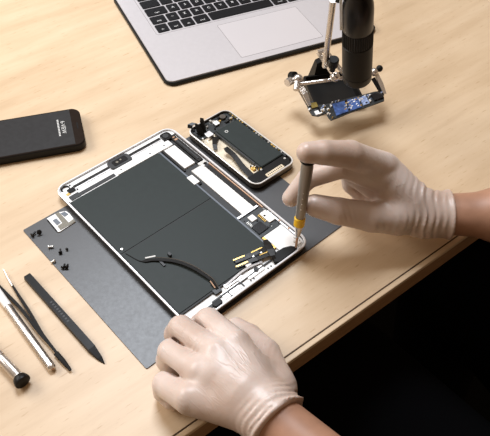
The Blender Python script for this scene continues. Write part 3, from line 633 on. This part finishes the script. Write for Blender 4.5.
# ------------------------------------------------------------------ screwdriver in the right hand
d0 = Vector((119.6, -196.2, 8.9)); d1 = Vector(at(308.5, 157.5, 99)); dd = (d1-d0).normalized(); dl = (d1-d0).length
sd = thing('screwdriver', 'grey precision screwdriver with a yellow band, held upright by the gloved fingers', 'screwdriver', tuple(d0))
def dp(name, prof, m, **k): return obj(name, MB()._lathe(d0, dd, prof, 30), m, sd, smooth=True, **k)
dp('tip', [(0, .6), (1.5, 1.0), (13, 1.1)], 'copper', label='thin brassy driver bit')
dp('collar', [(12, 1.3), (14, 2.2), (24, 3.6), (25, 3.8)], 'steel', label='tapered silver collar')
dp('band', [(24.5, 4.1), (25, 4.6), (32.6, 4.7), (33, 4.3)], 'yellow', label='yellow band')
dp('handle', [(33, 3.7), (34, 4.1), (60, 4.7), (dl-8, 5.0), (dl-7, 4.8), (dl-5, 4.8)], 'handle', label='grey metal handle')
dp('swivel_cap', [(dl-5, 4.8), (dl-3.5, 6.3), (dl-1.2, 6.6), (dl, 6.0)], 'black', label='black swivel cap')
side = Vector(CP)-d0; side = (side-dd*side.dot(dd)).normalized()
dots = MB()
for k in range(4):
    c_ = d0+dd*(44+k*5.5)+side*4.3; dots.sphere(tuple(c_), .6, 5)
obj('dot', dots, 'shield', sd)

#HANDS-BEGIN
# ------------------------------------------------------------------ person: forearms, gloved hands, dark clothes
class Field:                    # signed distance on a grid, blended capsules, then surface nets
    def __init__(s, lo, hi, h):
        s.lo = np.array(lo, float); s.h = h; s.n = np.ceil((np.array(hi)-s.lo)/h).astype(int)+1
        s.f = np.full(s.n, 40.0, np.float32)
        s.ax = [s.lo[i]+h*np.arange(s.n[i]) for i in range(3)]
    def block(s, lo, hi):
        a = np.maximum(0, np.floor((lo-s.lo)/s.h).astype(int)); b = np.minimum(s.n, np.ceil((hi-s.lo)/s.h).astype(int)+1)
        if np.any(b <= a): return None
        sl = tuple(slice(a[i], b[i]) for i in range(3))
        X = np.meshgrid(*[s.ax[i][sl[i]] for i in range(3)], indexing='ij')
        return sl, X
    def cap(s, p, q, ra, rb, k=3.0, off=0.0, flat=None):   # tapered capsule; flat=(normal, factor) squashes it
        p = np.array(p, float); q = np.array(q, float); ra += off; rb += off; R = max(ra, rb)+k*2+6
        r = s.block(np.minimum(p, q)-R, np.maximum(p, q)+R)
        if r is None: return
        sl, X = r; d = q-p; D = d@d
        P = [X[i]-p[i] for i in range(3)]
        if flat is not None:
            n_ = np.array(flat[0], float); n_ /= np.linalg.norm(n_); f = flat[1]
            dn = P[0]*n_[0]+P[1]*n_[1]+P[2]*n_[2]; ddn = d@n_; d2 = d+n_*ddn*(f-1); P = [P[i]+n_[i]*dn*(f-1) for i in range(3)]
            d = d2; D = d@d
        t = np.clip((P[0]*d[0]+P[1]*d[1]+P[2]*d[2])/max(D, 1e-6), 0, 1)
        dist = np.sqrt(sum((P[i]-t*d[i])**2 for i in range(3)))-(ra+(rb-ra)*t)
        if flat is not None: dist = dist/max(1, f)**.5
        a = s.f[sl]; hh = np.maximum(k-np.abs(a-dist), 0)/k
        s.f[sl] = np.minimum(a, dist)-hh*hh*hh*k/6
    def chain(s, pts, rs, k=3.0, off=0.0):
        for a, b, ra, rb in zip(pts, pts[1:], rs, rs[1:]): s.cap(a, b, ra, rb, k, off)
    def merge(s, g, k):
        a, b = s.f, g.f; hh = np.maximum(k-np.abs(a-b), 0)/k; s.f = (np.minimum(a, b)-hh**3*k/6).astype(np.float32)
    def cut(s, p, n_):          # keep the side opposite to n
        X = np.meshgrid(*s.ax, indexing='ij'); n_ = np.array(n_, float); n_ /= np.linalg.norm(n_)
        s.f = np.maximum(s.f, ((X[0]-p[0])*n_[0]+(X[1]-p[1])*n_[1]+(X[2]-p[2])*n_[2])).astype(np.float32)
    def crease(s, p, q, depth, w):   # a soft groove along p-q
        p = np.array(p, float); q = np.array(q, float); r = s.block(np.minimum(p, q)-w*3, np.maximum(p, q)+w*3)
        if r is None: return
        sl, X = r; d = q-p; P = [X[i]-p[i] for i in range(3)]
        t = np.clip((P[0]*d[0]+P[1]*d[1]+P[2]*d[2])/(d@d), 0, 1)
        D2 = sum((P[i]-t*d[i])**2 for i in range(3)); s.f[sl] += (depth*np.exp(-D2/(w*w))).astype(np.float32)
    def folds(s, p, axis, reach, amp, wl, seed=0, width=60):      # glove wrinkles running round an axis
        axis = np.array(axis, float); axis /= np.linalg.norm(axis); p = np.array(p, float)
        r = s.block(p-width, p+width)
        if r is None: return
        sl, X = r; P = [X[i]-p[i] for i in range(3)]; t = P[0]*axis[0]+P[1]*axis[1]+P[2]*axis[2]
        o = np.array([axis[1], -axis[0], 0]); o /= np.linalg.norm(o)+1e-9; o2 = np.cross(axis, o)
        u = P[0]*o[0]+P[1]*o[1]+P[2]*o[2]; v = P[0]*o2[0]+P[1]*o2[1]+P[2]*o2[2]
        wob = 2.2*np.sin(u*.13+seed)+1.6*np.sin(v*.19+seed*2.1+u*.05)
        wv = np.sin((t+wob)*2*math.pi/wl)+.5*np.sin((t*1.7+wob*1.8)*2*math.pi/wl+seed)
        m_ = np.exp(-(t/reach)**2)*(.45+.55*np.sin(u*.11+v*.07+seed)**2)*np.exp(-((u*u+v*v)/(width*.8)**2)**2)
        s.f[sl] += (amp*m_*wv).astype(np.float32)
    def mesh(s, name, m, parent, off):
        f = s.f; i_ = f < 0; n = s.n
        c = [f[a:n[0]-1+a, b:n[1]-1+b, d:n[2]-1+d] for a in (0, 1) for b in (0, 1) for d in (0, 1)]
        sg = np.stack([x < 0 for x in c]); act = sg.any(0) & ~sg.all(0)
        idx = -np.ones(act.shape, np.int64); ii = np.argwhere(act); idx[act] = np.arange(len(ii))
        corner = np.array([(a, b, d) for a in (0, 1) for b in (0, 1) for d in (0, 1)], float)
        vals = np.stack([x[act] for x in c], 1).astype(float)
        acc = np.zeros((len(ii), 3)); cnt = np.zeros(len(ii))
        for a in range(8):
            for b in range(a+1, 8):
                if np.abs(corner[a]-corner[b]).sum() != 1: continue
                x, y = vals[:, a], vals[:, b]; cr_ = (x < 0) != (y < 0); t = np.where(cr_, x/np.where(cr_, x-y, 1), 0)
                acc += np.where(cr_[:, None], corner[a]+(corner[b]-corner[a])*t[:, None], 0); cnt += cr_
        V = s.lo+(ii+acc/cnt[:, None])*s.h
        F = []
        for ax_ in range(3):
            o1, o2 = [(1, 2), (2, 0), (0, 1)][ax_]
            A_ = i_; sh = [slice(None)]*3; sh[ax_] = slice(0, n[ax_]-1); sh2 = list(sh); sh2[ax_] = slice(1, n[ax_])
            ch = A_[tuple(sh)] != A_[tuple(sh2)]; w_ = np.argwhere(ch); ok = (w_[:, o1] > 0) & (w_[:, o2] > 0) & (w_[:, o1] < n[o1]-1) & (w_[:, o2] < n[o2]-1); w_ = w_[ok]
            ins = A_[tuple(w_.T)]
            def g(d1, d2):
                z = w_.copy(); z[:, o1] -= d1; z[:, o2] -= d2; return idx[tuple(z.T)]
            qd = np.stack([g(1, 1), g(0, 1), g(0, 0), g(1, 0)], 1); qd[~ins] = qd[~ins][:, ::-1]; F.append(qd)
        F = np.concatenate(F); F = F[(F >= 0).all(1)]
        me = bpy.data.meshes.new(name); V = (V-np.array(off))*S
        me.from_pydata(V.tolist(), [], F.tolist()); me.update()
        for p in me.polygons: p.use_smooth = True
        me.materials.append(M[m] if isinstance(m, str) else m)
        o = bpy.data.objects.new(name, me); C.objects.link(o); o.parent = parent
        sm = o.modifiers.new('smooth', 'SMOOTH'); sm.factor = .5; sm.iterations = 2
        return o
def smin(F_, chains, k_in, k_out, off=0.0):     # each chain blended in itself, then into the field
    for pts, rs in chains:
        g = Field(F_.lo, F_.lo+(F_.n-1)*F_.h-F_.h*.01, F_.h); g.n = F_.n; g.f = np.full(F_.n, 40.0, np.float32); g.ax = F_.ax
        g.chain(pts, rs, k_in, off); F_.merge(g, k_out)
V3 = lambda *a: np.array(a, float)
def px(u, v, z): return V3(*at(u, v, z))
# left hand (holds the near left corner of the tablet)
LH = dict(
  wrist=px(269, 414, 42), fore=px(269, 414, 42)+V3(10, -130, 8), elbow=V3(30, -560, 60),
  fingers=[  # mcp, pip, dip, tip
    ([px(236, 346, 47), px(208, 321, 34), px(201, 325, 22), px(205, 329, 18.4)], [11.6, 9.9, 9.0, 8.4]),
    ([px(217, 355, 47), px(181, 328.5, 33), px(176, 334, 21), px(181, 341, 18.4)], [11.4, 9.8, 9.0, 8.4]),
    ([px(201, 373, 43), px(171, 352, 28), px(168, 360, 14), px(173, 368, 9.2)], [11.2, 9.8, 9.0, 8.3]),
    ([px(190, 399, 38), px(165.5, 384.5, 22), px(165, 391, 11), px(172, 399, 9)], [11, 9.4, 8.6, 8.0])],
  thumb=([px(277, 388, 33), px(265, 354, 24), px(249, 337, 15), px(236, 328, 10)], [13.5, 11.5, 10, 8.5]))
RH = dict(
  wrist=px(424, 214, 30), fore=px(500, 215, 32), elbow=V3(400, -420, 40),
  fingers=[
    ([px(386, 169, 62), px(350, 154.5, 97), px(323, 152.5, 106.5), px(307, 152.5, 108.2)], [13, 11.3, 9.6, 8.3]),
    ([px(384, 180, 60), px(343, 166, 80), px(308, 178, 64), px(291, 198, 46)], [12.2, 9.8, 8.8, 7.6]),
    ([px(385, 194, 44), px(351, 172, 55), px(352, 184, 38), px(364, 196, 30)], [11.8, 9.6, 8.6, 8]),
    ([px(392, 208, 32), px(362, 188, 34), px(361, 200, 20), px(372, 210, 18)], [11, 9, 8, 7.5])],
  thumb=([px(398, 216, 34), px(372, 217, 38), px(338, 211, 44), px(315, 205.5, 48)], [16, 12.8, 11.3, 9.6]))
def hand(F_, H, off=0.0):
    for mc, (pts, rs) in enumerate(H['fingers']):
        F_.cap(H['wrist'], pts[0], 17, rs[0]-.3, 9, off)
    fs = H['fingers']
    for a, b in zip(fs, fs[1:]): F_.cap(a[0][0]*.85+H['wrist']*.15, b[0][0]*.85+H['wrist']*.15, a[1][0]-1, b[1][0]-1, 5, off)
    cen = sum(f[0][0] for f in fs)/4
    F_.cap(H['wrist']*.55+cen*.45, cen*.8+H['wrist']*.2, 19, 16, 8, off)
    smin(F_, [(pts, rs) for pts, rs in fs], 2.0, 1.8, off)
    F_.cap(H['wrist'], H['thumb'][0][0], 17, H['thumb'][1][0], 9, off)
    F_.cap(fs[0][0][0]*.7+H['wrist']*.3, H['thumb'][0][1]*.3+H['thumb'][0][0]*.7, 11, 12, 9, off)
    smin(F_, [H['thumb']], 2.5, 4.5, off)
    F_.cap(H['wrist'], H['fore'], 20.5+H.get('wr', 0), 25, 8, off, flat=((0, 0, 1), 1.12))
person = thing('person', 'person seated at the desk in black clothes with white gloved hands, working on the tablet', 'person', (230, -620, -740))
PO = (230, -620, -740)
def glove(H, lo, hi, cutp, cutn, label, extra):
    F_ = Field(lo, hi, 1.15); hand(F_, H)
    extra(F_)
    # rolled bead at the cuff
    n_ = np.array(cutn, float); n_ /= np.linalg.norm(n_); X = np.meshgrid(*F_.ax, indexing='ij')
    t = (X[0]-cutp[0])*n_[0]+(X[1]-cutp[1])*n_[1]+(X[2]-cutp[2])*n_[2]
    F_.f -= (1.3*np.exp(-((t+1.6)/1.5)**2)).astype(np.float32); F_.cut(cutp, cutn)
    o = F_.mesh('glove', 'glove', person, PO); o['label'] = label; return o
def lx(F_):
    H = LH; ax_ = H['fore']-H['wrist']
    F_.folds(H['wrist']+ax_/np.linalg.norm(ax_)*6, ax_+V3(-20, 10, 0), 12, .8, 4.6, 1.0, 46)
    F_.folds(px(258, 352, 38), V3(.6, -.8, 0), 16, .25, 4.2, 2.0, 24)
    for i, (pts, rs) in enumerate(H['fingers'][:3]):
        nx_ = H['fingers'][i+1][0]; w_ = (pts[0]*.62+pts[1]*.38+nx_[0]*.62+nx_[1]*.38)/2
        F_.folds(w_+V3(0, 0, 6), pts[1]-pts[0], 6, .4, 3.6, i*1.7, 14)
    for i in range(3):
        (p, r), (q_, r2) = H['fingers'][i], H['fingers'][i+1]; up = V3(-1, -1.5, 6)
        m0_ = (p[0]*.42+p[1]*.58+q_[0]*.42+q_[1]*.58)/2; m1_ = (p[1]+q_[1])/2
        for t in (0, .5): F_.crease(m0_+up*t, m1_+up*t, 2.2, 2.6)
        w_ = (p[0]*.55+p[1]*.45+q_[0]*.55+q_[1]*.45)/2+V3(0, 0, 7); dx_ = (q_[0]-p[0])*.28
        F_.crease(w_-dx_, w_+dx_*.6+V3(0, 2, 0), .8, 1.3); F_.crease(w_-dx_*.7-V3(0, 4, 0), w_+dx_*.4-V3(0, 2.5, 0), .6, 1.2)
    for pts, rs in H['fingers']:
        d = pts[0]-H['wrist']; F_.crease(pts[0]+V3(0, 0, rs[0]), pts[0]+V3(0, 0, rs[0])+d*.02, -1.6, 8)
def rx(F_):
    H = RH; ax_ = H['fore']-H['wrist']; u_ = ax_/np.linalg.norm(ax_)
    F_.folds(H['wrist']-u_*2, ax_, 17, .95, 6.0, .5, 50)
    F_.folds(px(372, 160, 72), V3(.9, -.4, -.5), 13, .5, 4.2, 2.2, 24)
    F_.folds(px(350, 155, 96), V3(.9, -.3, -.4), 8, .35, 3.6, .7, 15)
    F_.folds(px(380, 232, 26), V3(.9, -.3, 0), 14, .5, 5.0, 3.2, 24)
    F_.folds(px(345, 212, 46), V3(.9, -.4, 0), 10, .22, 4.2, 4.2, 16)
    for pts, rs in H['fingers'][:2]: F_.crease(pts[0]+V3(0, 0, rs[0]), pts[0]+V3(1, 0, rs[0]), -1.4, 7)
la_ = LH['fore']-LH['wrist']; la_ /= np.linalg.norm(la_)
glove(LH, (-95, -360, -4), (75, -180, 80), LH['wrist']+la_*9, la_+V3(-.12, 0, 0), 'white latex glove on the left hand', lx)
ra_ = RH['fore']-RH['wrist']; ra_ /= np.linalg.norm(ra_)
glove(RH, (85, -330, -2), (285, -130, 130), RH['wrist']+ra_*22, ra_, 'white latex glove on the right hand', rx)
# the body: torso, arms and hands in one surface
B_ = Field((-60, -860, -330), (520, -130, 420), 4.6)
SH_L, SH_R = V3(70, -640, 330), V3(400, -660, 330)
def arms(F_, off=0.0, lower=True):
    for H, sh in ((LH, SH_L), (RH, SH_R)):
        F_.cap(sh, H['elbow'], 46, 38, 14, off)
        if lower: F_.cap(H['elbow'], H['fore'], 37, 25, 12, off)
def torso(F_, off=0.0):
    F_.cap((235, -690, -200), (235, -680, 120), 125, 125, 30, off, flat=((0, 1, 0), 1.25))
    F_.cap((170, -680, 230), (300, -680, 230), 120, 120, 40, off, flat=((0, 1, 0), 1.3))
    F_.cap(SH_L, SH_R, 52, 52, 40, off)
arms(B_); torso(B_)
for H in (LH, RH): hand(B_, H, -3.0)
B_.mesh('body', 'skin', person, PO)
S_ = Field((-70, -880, -330), (540, -380, 440), 5.5); arms(S_, 6, False); torso(S_, 7)
S_.mesh('shirt', 'shirt', person, PO)['label'] = 'black shirt'
T_ = Field((30, -900, -760), (460, -100, -80), 6.5)
for x in (150, 320):
    T_.cap((x, -700, -230), (x+(x-235)*.25, -260, -150), 92, 68, 20); T_.cap((x+(x-235)*.25, -255, -165), (x+(x-235)*.3, -300, -640), 62, 46, 14)
T_.mesh('trousers', 'shirt', person, PO)['label'] = 'black trousers'
for x in (129, 345):
    sh = Field((x-70, -380, -742), (x+70, -90, -580), 5); sh.cap((x, -300, -690), (x, -150, -712), 44, 36, 12); sh.cut((x, -200, -739), (0, 0, -1))
    sh.mesh('shoe', 'shoe', person, PO)
#HANDS-END
# ------------------------------------------------------------------ lights
w = bpy.data.worlds.new('world'); bpy.context.scene.world = w; w.use_nodes = True
bg = w.node_tree.nodes['Background']; bg.inputs[0].default_value = (.95, .66, .42, 1); bg.inputs[1].default_value = .26
def area(name, loc, target, sx, sy, power, col):
    l = bpy.data.lights.new(name, 'AREA'); l.shape = 'RECTANGLE'; l.size = sx; l.size_y = sy; l.energy = power; l.color = col
    o = bpy.data.objects.new(name, l); C.objects.link(o); o.location = loc
    o.rotation_euler = (Vector(target)-Vector(loc)).to_track_quat('-Z', 'Y').to_euler(); return o
area('ceiling_panel', (.30, .36, 1.15), (.05, -.1, 0), .5, .42, 12.5, (.86, .92, 1))
area('window_light', (-.55, .85, .75), (.05, 0, 0), .9, .6, 12.5, (1, .97, .94))
vs = bpy.context.scene.view_settings; vs.view_transform = 'Standard'; vs.look = 'None'; vs.gamma = 1; vs.use_curve_mapping = False; vs.exposure = 0.3
